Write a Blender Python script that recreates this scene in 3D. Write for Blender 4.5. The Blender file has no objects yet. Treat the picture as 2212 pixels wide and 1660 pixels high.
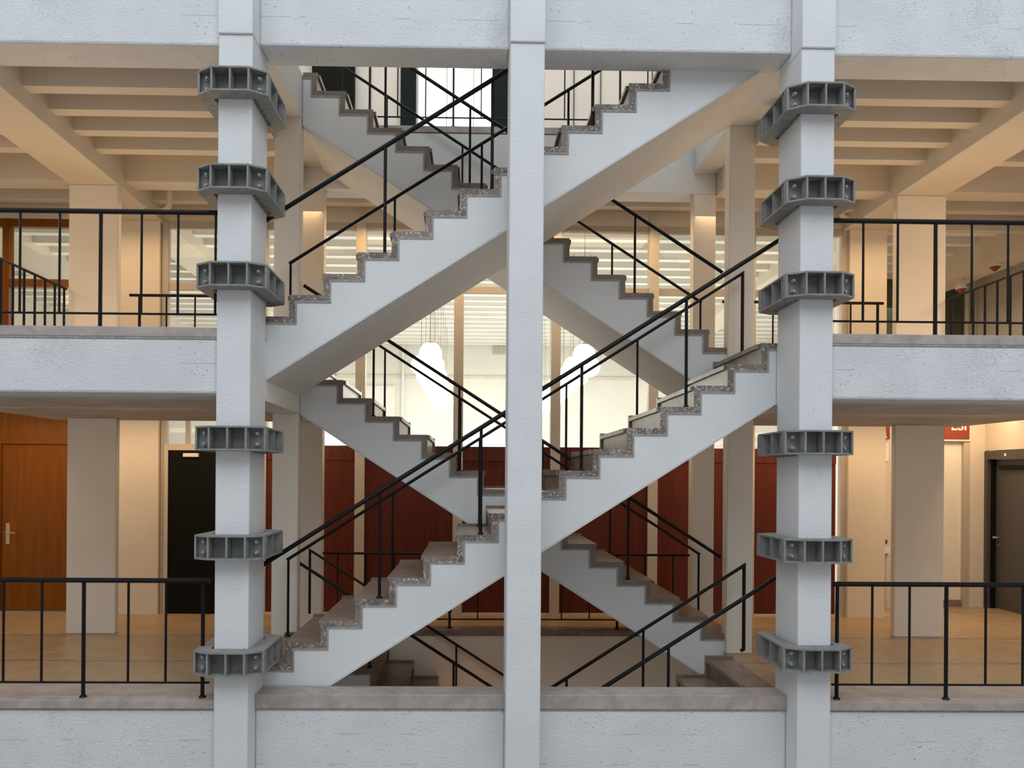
import bpy, bmesh, math, random
from mathutils import Vector, Matrix
random.seed(7)
S = bpy.context.scene
COL = S.collection
# ------------------------------------------------------------------ camera
CZ = 1.854
FPX, YAW, PIT, ROL, SX, SY = 1797.1, .01725, .00102, .00726, -57.88, 200.31
cam = bpy.data.cameras.new('camera'); camo = bpy.data.objects.new('camera', cam); COL.objects.link(camo)
cam.sensor_fit = 'HORIZONTAL'; cam.sensor_width = 36.0; cam.lens = FPX/2212*36.0
cam.shift_x = -SX/2212; cam.shift_y = SY/2212
cy, sy = math.cos(YAW), math.sin(YAW); cp, sp = math.cos(PIT), math.sin(PIT)
e0 = Vector((cy, -sy, 0)); fw0 = Vector((sy, cy, 0)); ez0 = Vector((0, 0, 1))
fw = fw0*cp + ez0*sp; up0 = ez0*cp - fw0*sp
cr, sr = math.cos(ROL), math.sin(ROL)
rt = e0*cr + up0*sr; up = -e0*sr + up0*cr
M = Matrix((rt, up, -fw)).transposed().to_4x4(); M.translation = (0, 0, CZ)
camo.matrix_world = M
cam.clip_end = 200
S.camera = camo
# ------------------------------------------------------------------ view and world
S.view_settings.view_transform = 'Standard'; S.view_settings.look = 'None'
S.view_settings.gamma = 1; S.view_settings.exposure = 0.0; S.view_settings.use_curve_mapping = False
w = bpy.data.worlds.new('sky'); S.world = w; w.use_nodes = True
bg = w.node_tree.nodes['Background']; bg.inputs[0].default_value = (.92, .955, 1.0, 1); bg.inputs[1].default_value = 0.45

WARM = (1.0, .65, .34); SOFT = (1.0, .83, .62)
def area(name, loc, rot, sx, sy_, power, color, spread=180):
    l = bpy.data.lights.new(name, 'AREA'); l.shape = 'RECTANGLE'; l.size = sx; l.size_y = sy_
    l.energy = power*(1.14 if color == WARM else 1.0); l.color = color; l.spread = math.radians(spread)
    o = bpy.data.objects.new(name, l); COL.objects.link(o); o.location = loc; o.rotation_euler = rot
    return o
R_ = math.radians
# the glazed roof of the atrium, above and behind the viewer
area('atrium_skylight', (0.4, -2.5, 13.5), (R_(38), 0, 0), 22, 12, 1600, (.83, .92, 1.0))
# warm gallery lamps; the hidden floor-level uplights are added to brighten the coffers
for nm, x in (('left', -4.1), ('right', 5.0)):
    area('gallery_coffer_fill_'+nm, (x, 8.6, 3.6 if 0 else 3.12), (R_(180), 0, 0), 3.4, 2.0, 22, WARM)
    area('gallery_lamp_'+nm, (x, 10.4, 5.1), (0, 0, 0), 4.5, .7, 26, WARM)
    area('lower_lamp_'+nm, (x, 10.5, 2.5), (R_(12), 0, 0), 4.4, .25, 19, WARM)
area('side_hall_lamp_left', (-6.5, 8.0, 5.0), (0, R_(-28), 0), 1.0, 1.0, 26, WARM)
area('side_hall_lamp_right', (7.1, 8.2, 5.0), (0, R_(22), 0), .8, 1.2, 42, WARM)
area('right_upper_hall_fill', (6.6, 13.0, 4.9), (0, 0, 0), 1.6, 1.6, 24, SOFT)  # added light for the dim upper right hall, no fitting stands here
area('right_wall_fill', (6.9, 11.4, 2.9), (R_(35), 0, 0), 1.0, .3, 11, WARM)  # unseen light added to brighten the wall on the right
area('lower_column_fill_left', (-4.0, 8.2, 2.49), (R_(25), 0, 0), 2.5, .2, 5, WARM)  # added to warm the front of the lower left column
area('lower_column_fill_right', (4.7, 8.2, 2.49), (R_(25), 0, 0), 2.5, .2, 5, WARM)  # added likewise to warm the lower right column
area('stair_hall_lamp', (0.45, 10.75, 5.2), (0, 0, 0), 4.0, .5, 42, WARM)
area('basement_lamp', (0.45, 9.6, -.7), (0, 0, 0), 3.6, .8, 24, WARM)
area('far_hall_fill_down', (0.5, 17.0, 4.9), (0, 0, 0), 14, 8, 480, (1.0, .98, .95))  # area light added besides the globes to brighten the hall
area('far_hall_fill_up', (0.5, 17.0, .4), (R_(180), 0, 0), 14, 8, 400, (1.0, .98, .95))  # added upward fill from near the hall floor
area('top_hall_lamp', (0.4, 10.8, 8.6), (0, 0, 0), 8, 1.4, 75, (1, .93, .85))

# ------------------------------------------------------------------ materials
def mat(name):
    m = bpy.data.materials.new(name); m.use_nodes = True
    return m, m.node_tree.nodes, m.node_tree.links, m.node_tree.nodes['Principled BSDF']
def ramp(N, stops):
    r = N.new('ShaderNodeValToRGB')
    r.color_ramp.elements[0].position = stops[0][0]; r.color_ramp.elements[0].color = stops[0][1]
    r.color_ramp.elements[1].position = stops[-1][0]; r.color_ramp.elements[1].color = stops[-1][1]
    for p, c in stops[1:-1]:
        e = r.color_ramp.elements.new(p); e.color = c
    return r
def g(v, a=1): return (v, v, v, a)
def mixc(N, L, fac, a, b, mode='MIX'):
    m = N.new('ShaderNodeMix'); m.data_type = 'RGBA'; m.blend_type = mode
    for i, s in ((0, fac), (6, a), (7, b)):
        if hasattr(s, 'links') or hasattr(s, 'is_linked'): L.new(s, m.inputs[i])
        else: m.inputs[i].default_value = s
    return m.outputs[2]
def paint(name, col, pits=.5, boards=0.0, rough=.75, stain=.25, bump=.25):
    m, N, L, P = mat(name)
    tc = N.new('ShaderNodeTexCoord'); co = tc.outputs['Object']
    n1 = N.new('ShaderNodeTexNoise'); n1.inputs['Scale'].default_value = 1.7; n1.inputs['Detail'].default_value = 6; L.new(co, n1.inputs['Vector'])
    r1 = ramp(N, [(.35, g(1 - stain*.35)), (.65, g(1))]); L.new(n1.outputs[0], r1.inputs[0])
    c = mixc(N, L, 1.0, (*col, 1), r1.outputs[0], 'MULTIPLY')
    # small voids in the concrete
    mp = N.new('ShaderNodeMapping'); mp.inputs['Scale'].default_value = (1, 1, 1.5); L.new(co, mp.inputs[0])
    v = N.new('ShaderNodeTexVoronoi'); v.inputs['Scale'].default_value = 16; L.new(mp.outputs[0], v.inputs['Vector'])
    n2 = N.new('ShaderNodeTexNoise'); n2.inputs['Scale'].default_value = 2.6; n2.inputs['Detail'].default_value = 2; L.new(co, n2.inputs['Vector'])
    ma = N.new('ShaderNodeMath'); ma.operation = 'MULTIPLY'; L.new(n2.outputs[0], ma.inputs[0]); ma.inputs[1].default_value = .21*pits
    mb = N.new('ShaderNodeMath'); mb.operation = 'LESS_THAN'; L.new(v.outputs['Distance'], mb.inputs[0]); L.new(ma.outputs[0], mb.inputs[1])
    c = mixc(N, L, mb.outputs[0], c, (col[0]*.42, col[1]*.42, col[2]*.44, 1))
    # scuffed patches where the paint is rough and worn
    s1 = N.new('ShaderNodeTexNoise'); s1.inputs['Scale'].default_value = 42; s1.inputs['Detail'].default_value = 4; s1.inputs['Distortion'].default_value = 1.6; L.new(mp.outputs[0], s1.inputs['Vector'])
    s2 = N.new('ShaderNodeTexNoise'); s2.inputs['Scale'].default_value = 1.6; s2.inputs['Detail'].default_value = 3; L.new(co, s2.inputs['Vector'])
    s3 = N.new('ShaderNodeMath'); s3.operation = 'MULTIPLY'; L.new(s1.outputs[0], s3.inputs[0]); L.new(s2.outputs[0], s3.inputs[1])
    s4 = ramp(N, [(.335, g(0)), (.40, g(1))]); L.new(s3.outputs[0], s4.inputs[0])
    s5 = N.new('ShaderNodeMath'); s5.operation = 'MULTIPLY'; L.new(s4.outputs[0], s5.inputs[0]); s5.inputs[1].default_value = min(.4, pits*.42)
    c = mixc(N, L, s5.outputs[0], c, (col[0]*.62, col[1]*.64, col[2]*.67, 1))
    n3 = N.new('ShaderNodeTexNoise'); n3.inputs['Scale'].default_value = 38; n3.inputs['Detail'].default_value = 5
    L.new(mp.outputs[0], n3.inputs['Vector'])
    h = n3.outputs[0]
    n4 = N.new('ShaderNodeTexNoise'); n4.inputs['Scale'].default_value = 7; n4.inputs['Detail'].default_value = 8; n4.inputs['Roughness'].default_value = .7; L.new(mp.outputs[0], n4.inputs['Vector'])
    ad = N.new('ShaderNodeMath'); ad.operation = 'ADD'; L.new(h, ad.inputs[0]); L.new(n4.outputs[0], ad.inputs[1]); h = ad.outputs[0]
    sub = N.new('ShaderNodeMath'); sub.operation = 'SUBTRACT'; L.new(h, sub.inputs[0]); L.new(mb.outputs[0], sub.inputs[1]); h = sub.outputs[0]
    sub2 = N.new('ShaderNodeMath'); sub2.operation = 'SUBTRACT'; L.new(h, sub2.inputs[0]); L.new(s5.outputs[0], sub2.inputs[1]); h = sub2.outputs[0]
    if boards:
        sx_ = N.new('ShaderNodeSeparateXYZ'); L.new(co, sx_.inputs[0])
        nn = N.new('ShaderNodeTexNoise'); nn.inputs['Scale'].default_value = 1.2; nn.inputs['Detail'].default_value = 4; L.new(co, nn.inputs['Vector'])
        a1 = N.new('ShaderNodeMath'); a1.operation = 'MULTIPLY_ADD'; L.new(nn.outputs[0], a1.inputs[0]); a1.inputs[1].default_value = .03; L.new(sx_.outputs[2], a1.inputs[2])
        pm = N.new('ShaderNodeMath'); pm.operation = 'PINGPONG'; L.new(a1.outputs[0], pm.inputs[0]); pm.inputs[1].default_value = .13
        lt = N.new('ShaderNodeMath'); lt.operation = 'LESS_THAN'; L.new(pm.outputs[0], lt.inputs[0]); lt.inputs[1].default_value = .0035
        gt = N.new('ShaderNodeMath'); gt.operation = 'GREATER_THAN'; L.new(n2.outputs[0], gt.inputs[0]); gt.inputs[1].default_value = .55
        mu = N.new('ShaderNodeMath'); mu.operation = 'MULTIPLY'; L.new(lt.outputs[0], mu.inputs[0]); L.new(gt.outputs[0], mu.inputs[1])
        mu2 = N.new('ShaderNodeMath'); mu2.operation = 'MULTIPLY'; L.new(mu.outputs[0], mu2.inputs[0]); mu2.inputs[1].default_value = boards
        c = mixc(N, L, mu2.outputs[0], c, (col[0]*.6, col[1]*.6, col[2]*.62, 1))
    bp = N.new('ShaderNodeBump'); bp.inputs['Strength'].default_value = bump; bp.inputs['Distance'].default_value = .012
    L.new(h, bp.inputs['Height']); L.new(bp.outputs[0], P.inputs['Normal'])
    L.new(c, P.inputs['Base Color']); P.inputs['Roughness'].default_value = rough
    P.inputs['Specular IOR Level'].default_value = .3
    return m
def plain(name, col, rough=.5, metal=0.0, noise=.12, scale=12, spec=.5):
    m, N, L, P = mat(name)
    tc = N.new('ShaderNodeTexCoord')
    n1 = N.new('ShaderNodeTexNoise'); n1.inputs['Scale'].default_value = scale; n1.inputs['Detail'].default_value = 5; L.new(tc.outputs['Object'], n1.inputs['Vector'])
    r1 = ramp(N, [(.3, g(1-noise)), (.7, g(1))]); L.new(n1.outputs[0], r1.inputs[0])
    L.new(mixc(N, L, 1.0, (*col, 1), r1.outputs[0], 'MULTIPLY'), P.inputs['Base Color'])
    P.inputs['Roughness'].default_value = rough; P.inputs['Metallic'].default_value = metal
    P.inputs['Specular IOR Level'].default_value = spec
    return m
def stone(name, a, b, fleck=0.0, rough=.35):
    m, N, L, P = mat(name)
    tc = N.new('ShaderNodeTexCoord')
    n1 = N.new('ShaderNodeTexNoise'); n1.inputs['Scale'].default_value = 6; n1.inputs['Detail'].default_value = 8; n1.inputs['Distortion'].default_value = .8; L.new(tc.outputs['Object'], n1.inputs['Vector'])
    r1 = ramp(N, [(.35, (*a, 1)), (.65, (*b, 1))]); L.new(n1.outputs[0], r1.inputs[0]); c = r1.outputs[0]
    if fleck:
        n2 = N.new('ShaderNodeTexNoise'); n2.inputs['Scale'].default_value = 17; n2.inputs['Detail'].default_value = 3; n2.inputs['Distortion'].default_value = 3.0; L.new(tc.outputs['Object'], n2.inputs['Vector'])
        r2 = ramp(N, [(.57, g(0)), (.63, g(1))]); L.new(n2.outputs[0], r2.inputs[0])
        ml = N.new('ShaderNodeMath'); ml.operation = 'MULTIPLY'; L.new(r2.outputs[0], ml.inputs[0]); ml.inputs[1].default_value = fleck
        c = mixc(N, L, ml.outputs[0], c, (.62, .58, .54, 1))
        n5 = N.new('ShaderNodeTexNoise'); n5.inputs['Scale'].default_value = 34; n5.inputs['Detail'].default_value = 4; L.new(tc.outputs['Object'], n5.inputs['Vector'])
        bp = N.new('ShaderNodeBump'); bp.inputs['Strength'].default_value = .7; bp.inputs['Distance'].default_value = .02
        L.new(n5.outputs[0], bp.inputs['Height']); L.new(bp.outputs[0], P.inputs['Normal'])
    L.new(c, P.inputs['Base Color']); P.inputs['Roughness'].default_value = rough
    return m
def timber(name, a, b, rough=.35, vertical=True, scale=1.0):
    m, N, L, P = mat(name)
    tc = N.new('ShaderNodeTexCoord'); mp = N.new('ShaderNodeMapping')
    mp.inputs['Scale'].default_value = (9*scale, 9*scale, .7*scale) if vertical else (.7, 9, 9)
    L.new(tc.outputs['Object'], mp.inputs[0])
    n1 = N.new('ShaderNodeTexNoise'); n1.inputs['Scale'].default_value = 2; n1.inputs['Detail'].default_value = 8; n1.inputs['Distortion'].default_value = .6; L.new(mp.outputs[0], n1.inputs['Vector'])
    r1 = ramp(N, [(.25, (*a, 1)), (.75, (*b, 1))]); L.new(n1.outputs[0], r1.inputs[0])
    L.new(r1.outputs[0], P.inputs['Base Color']); P.inputs['Roughness'].default_value = rough; P.inputs['Specular IOR Level'].default_value = .2
    return m
def emit(name, col, strength):
    m, N, L, P = mat(name)
    P.inputs['Base Color'].default_value = (*col, 1); P.inputs['Emission Color'].default_value = (*col, 1); P.inputs['Emission Strength'].default_value = strength
    return m
def glass(name):
    m = bpy.data.materials.new(name); m.use_nodes = True; N = m.node_tree.nodes; L = m.node_tree.links
    for n in list(N): N.remove(n)
    o = N.new('ShaderNodeOutputMaterial'); t = N.new('ShaderNodeBsdfTransparent'); gl = N.new('ShaderNodeBsdfGlossy'); gl.inputs['Roughness'].default_value = .02
    fr = N.new('ShaderNodeFresnel'); fr.inputs[0].default_value = 1.35; mx = N.new('ShaderNodeMixShader')
    t.inputs[0].default_value = (.95, .97, .96, 1)
    L.new(fr.outputs[0], mx.inputs[0]); L.new(t.outputs[0], mx.inputs[1]); L.new(gl.outputs[0], mx.inputs[2]); L.new(mx.outputs[0], o.inputs[0])
    return m
PAINT = paint('white_painted_concrete', (.765, .77, .775), pits=.5, boards=0, stain=.2, bump=.28)
BEAM = paint('board_marked_painted_concrete', (.74, .75, .76), pits=.85, boards=.8, stain=.3, bump=.5)
SMOOTH = paint('smooth_warm_tinted_concrete', (.75, .69, .60), pits=.25, stain=.12, bump=.1)  # same white paint, tinted cream to carry the warm interior light
STAIRP = paint('white_painted_stair_side', (.74, .745, .74), pits=.25, stain=.18, bump=.15)
CEIL = paint('cream_painted_ceiling', (.69, .62, .52), pits=.2, stain=.14, bump=.1)  # white paint again, with the warm light tinted into its colour
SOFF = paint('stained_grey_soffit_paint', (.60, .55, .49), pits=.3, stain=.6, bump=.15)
ROOM = plain('pale_cream_wall_paint', (.82, .80, .75), .8, noise=.04, scale=2)
MARB = stone('brown_grey_marble', (.165, .122, .094), (.25, .187, .145), rough=.35)
MEDGE = stone('rough_marble_edge', (.15, .115, .10), (.27, .215, .18), fleck=.8, rough=.6)
CAPM = stone('worn_pinkish_marble_ledge', (.35, .30, .27), (.46, .40, .365), rough=.5)
BEAD = plain('grey_plaster_bead', (.40, .385, .36), .85, noise=.4, scale=30)
TERR = stone('cream_terrazzo_floor', (.33, .235, .14), (.41, .295, .18), rough=.38)
MEDGE2 = stone('smooth_brown_marble_edge', (.17, .135, .105), (.235, .19, .15), rough=.5)
DSTR = stone('dark_marble_floor_strip', (.20, .16, .13), (.28, .23, .19), rough=.35)
RAIL = plain('black_painted_iron', (.006, .006, .007), .45, noise=.3, scale=40, spec=.22)
STEEL = plain('grey_painted_steel', (.30, .30, .285), .6, noise=.3, scale=14, spec=.3)
BOLT = plain('light_grey_bolt_steel', (.42, .41, .40), .5, noise=.25, scale=40)
WELD = plain('rusty_white_grout', (.36, .33, .29), .8, noise=.75, scale=60)
WOOD = timber('orange_oak_veneer', (.165, .048, .001), (.24, .078, .003))
RED = timber('dark_red_brown_panel', (.105, .020, .010), (.15, .033, .016), rough=.45)
BLACK = plain('black_door_paint', (.008, .009, .007), .6, spec=.1)
DGREY = plain('dark_grey_door_paint', (.075, .068, .064), .5)
DGREEN = plain('dark_green_door_paint', (.010, .020, .020), .6, spec=.1)
OLIVE = plain('dull_olive_door_paint', (.085, .095, .055), .5)
FRAME = plain('greige_window_frame_paint', (.48, .43, .36), .55, noise=.06)
MULL = plain('cream_mullion_paint', (.62, .56, .46), .5, noise=.06)
CREAMD = plain('cream_door_paint', (.78, .74, .64), .5, noise=.05)
BRASS = plain('brass_handle', (.70, .50, .25), .3, metal=.8)
CHROME = plain('silver_handle', (.7, .7, .7), .25, metal=.9)
SIGNR = plain('dark_red_sign', (.24, .035, .018), .5, noise=.05)
WHITE = plain('white_plastic', (.85, .82, .76), .5, noise=.03)
CORD = plain('grey_lamp_cord', (.25, .23, .2), .5)
GLOBE = emit('opal_globe_glass', (1.0, .96, .88), 9)
SKYP = emit('daylit_frosted_glass', (.93, .98, 1.0), 2.2)
GLASS = glass('clear_window_glass')

# ------------------------------------------------------------------ mesh helpers
def bx(bm, x0, x1, y0, y1, z0, z1):
    v = [bm.verts.new((x, y, z)) for z in (z0, z1) for y in (y0, y1) for x in (x0, x1)]
    for f in ((0, 2, 3, 1), (4, 5, 7, 6), (0, 1, 5, 4), (2, 6, 7, 3), (0, 4, 6, 2), (1, 3, 7, 5)):
        bm.faces.new([v[i] for i in f])
def prism(bm, pts, a, b, axis='Y'):
    """extrude a polygon: axis Y takes (x, z) points, axis Z takes (x, y) points, axis X takes (y, z) points"""
    def mk(p, t):
        return {'Y': (p[0], t, p[1]), 'Z': (p[0], p[1], t), 'X': (t, p[0], p[1])}[axis]
    A = [bm.verts.new(mk(p, a)) for p in pts]; B = [bm.verts.new(mk(p, b)) for p in pts]
    bm.faces.new(A); bm.faces.new(B[::-1]); n = len(pts)
    for i in range(n): bm.faces.new((A[i], B[i], B[(i+1) % n], A[(i+1) % n]))
def tube(bm, path, r, seg=8, square=False):
    """swept tube with mitred corners along a list of points"""
    P = [Vector(p) for p in path]; rings = []
    for i, p in enumerate(P):
        d1 = (P[i]-P[i-1]).normalized() if i > 0 else (P[1]-P[0]).normalized()
        d2 = (P[i+1]-P[i]).normalized() if i < len(P)-1 else d1
        t = (d1+d2).normalized(); k = 1/max(.5, t.dot(d2))
        ref = Vector((0, 1, 0)) if abs(t.y) < .9 else Vector((0, 0, 1))
        a = t.cross(ref).normalized(); b = t.cross(a).normalized()
        ring = []
        for s in range(seg):
            an = 2*math.pi*(s+.5)/seg
            ring.append(bm.verts.new(p + a*(math.cos(an)*r*k) + b*(math.sin(an)*r)))
        rings.append(ring)
    for i in range(len(rings)-1):
        for s in range(seg):
            bm.faces.new((rings[i][s], rings[i][(s+1) % seg], rings[i+1][(s+1) % seg], rings[i+1][s]))
    bm.faces.new(rings[0][::-1]); bm.faces.new(rings[-1])
def ball(bm, c, r, u=24, v=16):
    bmesh.ops.create_uvsphere(bm, u_segments=u, v_segments=v, radius=r, matrix=Matrix.Translation(c))
def cone(bm, c, r1, r2, h, axis='Z', seg=16):
    m = Matrix.Translation(c)
    if axis == 'Y': m = m @ Matrix.Rotation(math.pi/2, 4, 'X')
    if axis == 'X': m = m @ Matrix.Rotation(math.pi/2, 4, 'Y')
    bmesh.ops.create_cone(bm, cap_ends=True, segments=seg, radius1=r1, radius2=r2, depth=h, matrix=m)
def obj(name, bm, m, parent=None, bevel=0.0, smooth=False, base=None):
    """link a bmesh built in world coordinates as one object; parts are stored relative to their thing"""
    bmesh.ops.recalc_face_normals(bm, faces=bm.faces[:])
    if parent is not None: off = parent_world(parent)
    elif base is not None: off = Vector(base)
    else:
        xs = [v.co.x for v in bm.verts]; ys = [v.co.y for v in bm.verts]; zs = [v.co.z for v in bm.verts]
        off = Vector(((min(xs)+max(xs))/2, (min(ys)+max(ys))/2, min(zs)))
    for v in bm.verts: v.co -= off
    me = bpy.data.meshes.new(name); bm.to_mesh(me); bm.free()
    if isinstance(m, (list, tuple)):
        for k in m: me.materials.append(k)
    else: me.materials.append(m)
    if smooth:
        for p in me.polygons: p.use_smooth = True
    o = bpy.data.objects.new(name, me); COL.objects.link(o)
    if parent is not None: o.parent = parent
    else: o.location = off
    if bevel:
        b = o.modifiers.new('bevel', 'BEVEL'); b.width = bevel; b.segments = 2; b.limit_method = 'ANGLE'; b.angle_limit = math.radians(40)
    return o
def parent_world(p):
    v = Vector((0, 0, 0))
    while p is not None: v += p.location; p = p.parent
    return v
def tag(o, label, cat, group=None):
    o['label'] = label; o['category'] = cat
    if group: o['group'] = group
    return o
def thing(name, label, cat, loc, group=None):
    o = bpy.data.objects.new(name, None); COL.objects.link(o); o.empty_display_size = .1
    o.location = loc; return tag(o, label, cat, group)
def struct(o): o['kind'] = 'structure'; return o
def sbox(name, m, *b, parent=None, bevel=0.0):
    bm = bmesh.new(); bx(bm, *b); o = obj(name, bm, m, parent, bevel)
    if parent is None: struct(o)
    return o
def pbox(name, m, parent, *b, bevel=0.0):
    bm = bmesh.new(); bx(bm, *b); return obj(name, bm, m, parent, bevel)
def tbox(name, label, cat, m, *b, group=None, bevel=0.0):
    bm = bmesh.new(); bx(bm, *b); return tag(obj(name, bm, m, None, bevel), label, cat, group)

# ------------------------------------------------------------------ main measures
H = 3.073; R = H/16; T = .30
XF, YF0, YF1 = -1.917, 7.382, 8.79       # front flights: first riser, near face, far face
XB, YB0, YB1 = 2.836, 8.865, 10.20       # back flights
LX0, LX1 = -2.097, -1.817                # left clamped column
RX0, RX1 = 2.723, 3.003                  # right clamped column
CX0, CX1 = .301, .587
Y0, YR = 6.862, 7.373
YW = 11.25                               # glazed partition and rear wall
ZRIB, ZSLAB = 5.41, 5.74

# ------------------------------------------------------------------ shell: floors
def floor_with_strips(x0, x1, y0, y1, z0, z1, name='floor', strips=()):
    f = sbox(name, TERR, x0, x1, y0, y1, z0, z1)
    for s in strips:
        pbox('marble_strip', DSTR, f, x0, x1, s, s+.045, z1-.002, z1+.0015)
    return f
floor_with_strips(-9, LX1, YR, YW, -.30, 0, strips=(8.33, 9.66))
floor_with_strips(RX0, 9, YR, 12.6, -.30, 0, strips=(8.33, 9.66, 11.6))
sbox('floor', TERR, -9, -5.0, YW, 12.6, -.30, 0)
sbox('floor', TERR, LX1, RX0, 10.13, YW, -.30, 0)
sbox('floor', plain('basement_floor_paint', (.5, .42, .33)), -9, 9, 6.9, 12.6, -3.3, -H)
sbox('floor', plain('atrium_floor_paint', (.42, .39, .36), .5), -9, 9, -8, 6.9, -3.3, -H)
sbox('floor', plain('far_hall_floor', (.7, .66, .58), .5), -9, 9, YW, 22.9, -.31, -.01) if 0 else None
# first floor side galleries
for nm, x0, x1 in (('l', -5.02, LX0-.001), ('r', RX1+.001, 5.95)):
    s = sbox('floor', SOFF, x0, x1, 7.28, 10.14, 2.515, 3.03)
    pbox('terrazzo_screed', TERR, s, x0 if x0 < 0 else LX1*0+RX0, x1 if x0 > 0 else LX1, 7.385, 10.14, 3.031, H)
    pbox('slab_return', SOFF, s, LX0-.001 if x0 < 0 else RX0, LX1 if x0 < 0 else RX1+.001, YB1+.002, 10.39, 2.515, 3.03)
sbox('floor', TERR, 5.95, 9, 12.6, 14.6, 2.9, H)
# top floor
sbox('ceiling', CEIL, -9, LX0+.01, 7.32, YW, ZSLAB, 6.10)
sbox('ceiling', CEIL, RX1-.01, 9, 7.32, YW, ZSLAB, 6.10)
sbox('ceiling', CEIL, LX0+.01, RX1-.01, 10.57, YW, ZSLAB, 6.10)
FARC = sbox('ceiling', ROOM, -9, 9, YW, 22.9, ZSLAB, 6.10)
# coffer ribs
ceilings = [o for o in COL.objects if o.name.startswith('ceiling')]
BYL, BYR = (-4.70, -4.13), (5.02, 5.61)
def rib(parent, x0, x1, yrear, zb=ZRIB, wd=.15):
    bm = bmesh.new(); prism(bm, [(yrear-wd, zb), (yrear, zb), (yrear+.02, ZSLAB+.01), (yrear-wd-.02, ZSLAB+.01)], x0, x1, 'X')
    obj('ceiling_rib', bm, ROOM if parent is FARC else CEIL, parent)
for y in (7.83, 8.31, 8.80, 9.29):
    rib(ceilings[0], BYL[1], LX1-.28, y); rib(ceilings[0], -9, BYL[0], y)
    rib(ceilings[1], RX1, BYR[0], y); rib(ceilings[1], BYR[1], 9, y)
for y in (10.42, 10.98):
    rib(ceilings[0], -9, BYL[0], y); rib(ceilings[0], BYL[1], LX1, y)
    rib(ceilings[1], BYR[1], 9, y); rib(ceilings[1], RX0, BYR[0], y)
    rib(ceilings[2], LX1, RX0, y)
y = 11.95
while y < 22.5:
    rib(FARC, BYL[1], BYR[0], y); rib(FARC, -9, BYL[0], y); rib(FARC, BYR[1], 9, y); y += .545
# beams running back from the columns
for nm, (a, b) in (('left', BYL), ('right', BYR)):
    bm = bmesh.new(); bx(bm, a, b, 7.32, 22.6, 5.235, ZSLAB+.01)
    tag(obj('ceiling_beam', bm, CEIL, None, .01), 'deep cream concrete ceiling beam running back over the wide %s gallery column' % nm, 'beam')
for nm, (a, b) in (('left', (-7.1, -6.75)), ('right', (7.55, 7.95))):
    bm = bmesh.new(); bx(bm, a, b, 11.3 if nm == 'left' else 10.3, 22.6, 5.03, ZSLAB+.01)
    tag(obj('ceiling_beam', bm, CEIL), 'slim cream ceiling beam running back at the far %s edge of the view' % nm, 'beam')
for nm, a, b in (('left', -9, LX0), ('right', RX1, 9)):
    bm = bmesh.new(); bx(bm, a, b, 9.96, 10.26, 5.345, ZSLAB+.01)
    tag(obj('cross_beam', bm, CEIL, None, .008), 'cream cross beam under the ceiling behind the wide %s gallery column' % nm, 'beam')

for nm, sx_, xa in (('left', 1, -4.1), ('right', -1, 4.98)):
    bm = bmesh.new(); pts = [(xa, 10.5, 5.17), (xa+sx_*.18, 10.5, 5.17)]
    for i in range(1, 7):
        a = math.radians(15*i); pts.append((xa+sx_*(.18+.12*math.sin(a)), 10.5, 5.17+.12*(1-math.cos(a))))
    pts.append((xa+sx_*.30, 10.5, 5.45)); tube(bm, pts, .035, 12)
    tag(obj('ceiling_pipe', bm, CEIL, None, smooth=False), 'short cream pipe with an elbow under the ceiling behind the wide %s column' % nm, 'pipe')
# ------------------------------------------------------------------ front edge beams
def edge_beam(label, x0, x1, y0, y1, z0, z1, cap=None, m=BEAM):
    t = thing('edge_beam', label, 'beam', ((x0+x1)/2, y0, z0))
    pbox('beam_body', m, t, x0, x1, y0, y1, z0, z1, bevel=.02)
    if cap:
        cx0, cx1, cy0, cy1, cz0, cz1 = cap
        pbox('marble_cap', CAPM, t, cx0, cx1, cy0, cy1, cz0, cz1, bevel=.006)
        pbox('plaster_bead', BEAD, t, cx0, cx1, y0-.006, y0+.02, cz0-.016, cz0)
    return t
edge_beam('long white top beam above the left gallery, left of the clamped column', -8.9, LX0, 6.90, 7.32, 5.405, 7.2)
edge_beam('white top beam spanning above the crossing stairs, left of the thin middle column', LX1, CX0, 7.07, 7.43, 5.50, 7.2)
edge_beam('white top beam above the stairs, between the thin middle column and the right clamped column', CX1, RX0, 7.07, 7.43, 5.50, 7.2)
edge_beam('long white top beam above the right gallery, right of the clamped column', RX1, 8.9, 6.90, 7.32, 5.405, 7.2)
edge_beam('white mid-height gallery beam with marble cap at the left', -8.9, LX0, 6.895, 7.28, 2.53, 2.985, (-8.9, LX0, 6.885, 7.30, 2.993, H+.003))
edge_beam('white mid-height gallery beam with marble cap at the right', RX1, 8.9, 6.895, 7.28, 2.53, 2.985, (RX1, 8.9, 6.885, 7.30, 2.993, H+.003))
edge_beam('white bottom beam with marble ledge at the left, under the left floor railing', -8.9, LX0, 6.91, YR, -1.1, -.078, (-8.9, LX0, 6.885, 7.45, -.070, .003))
edge_beam('white bottom beam and marble ledge under the stairs, left of the middle column', LX1, CX0, 7.10, 7.36, -1.1, -.128, (LX1, CX0, 7.085, 7.372, -.12, .003))
edge_beam('white bottom beam and marble ledge under the stairs, right of the middle column', CX1, RX0, 7.10, 7.36, -1.1, -.128, (CX1, RX0, 7.085, 7.372, -.12, .003))
edge_beam('white bottom beam with marble ledge at the right, under the right floor railing', RX1, 8.9, 6.91, YR, -1.1, -.078, (RX1, 8.9, 6.885, 7.45, -.070, .003))
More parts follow.
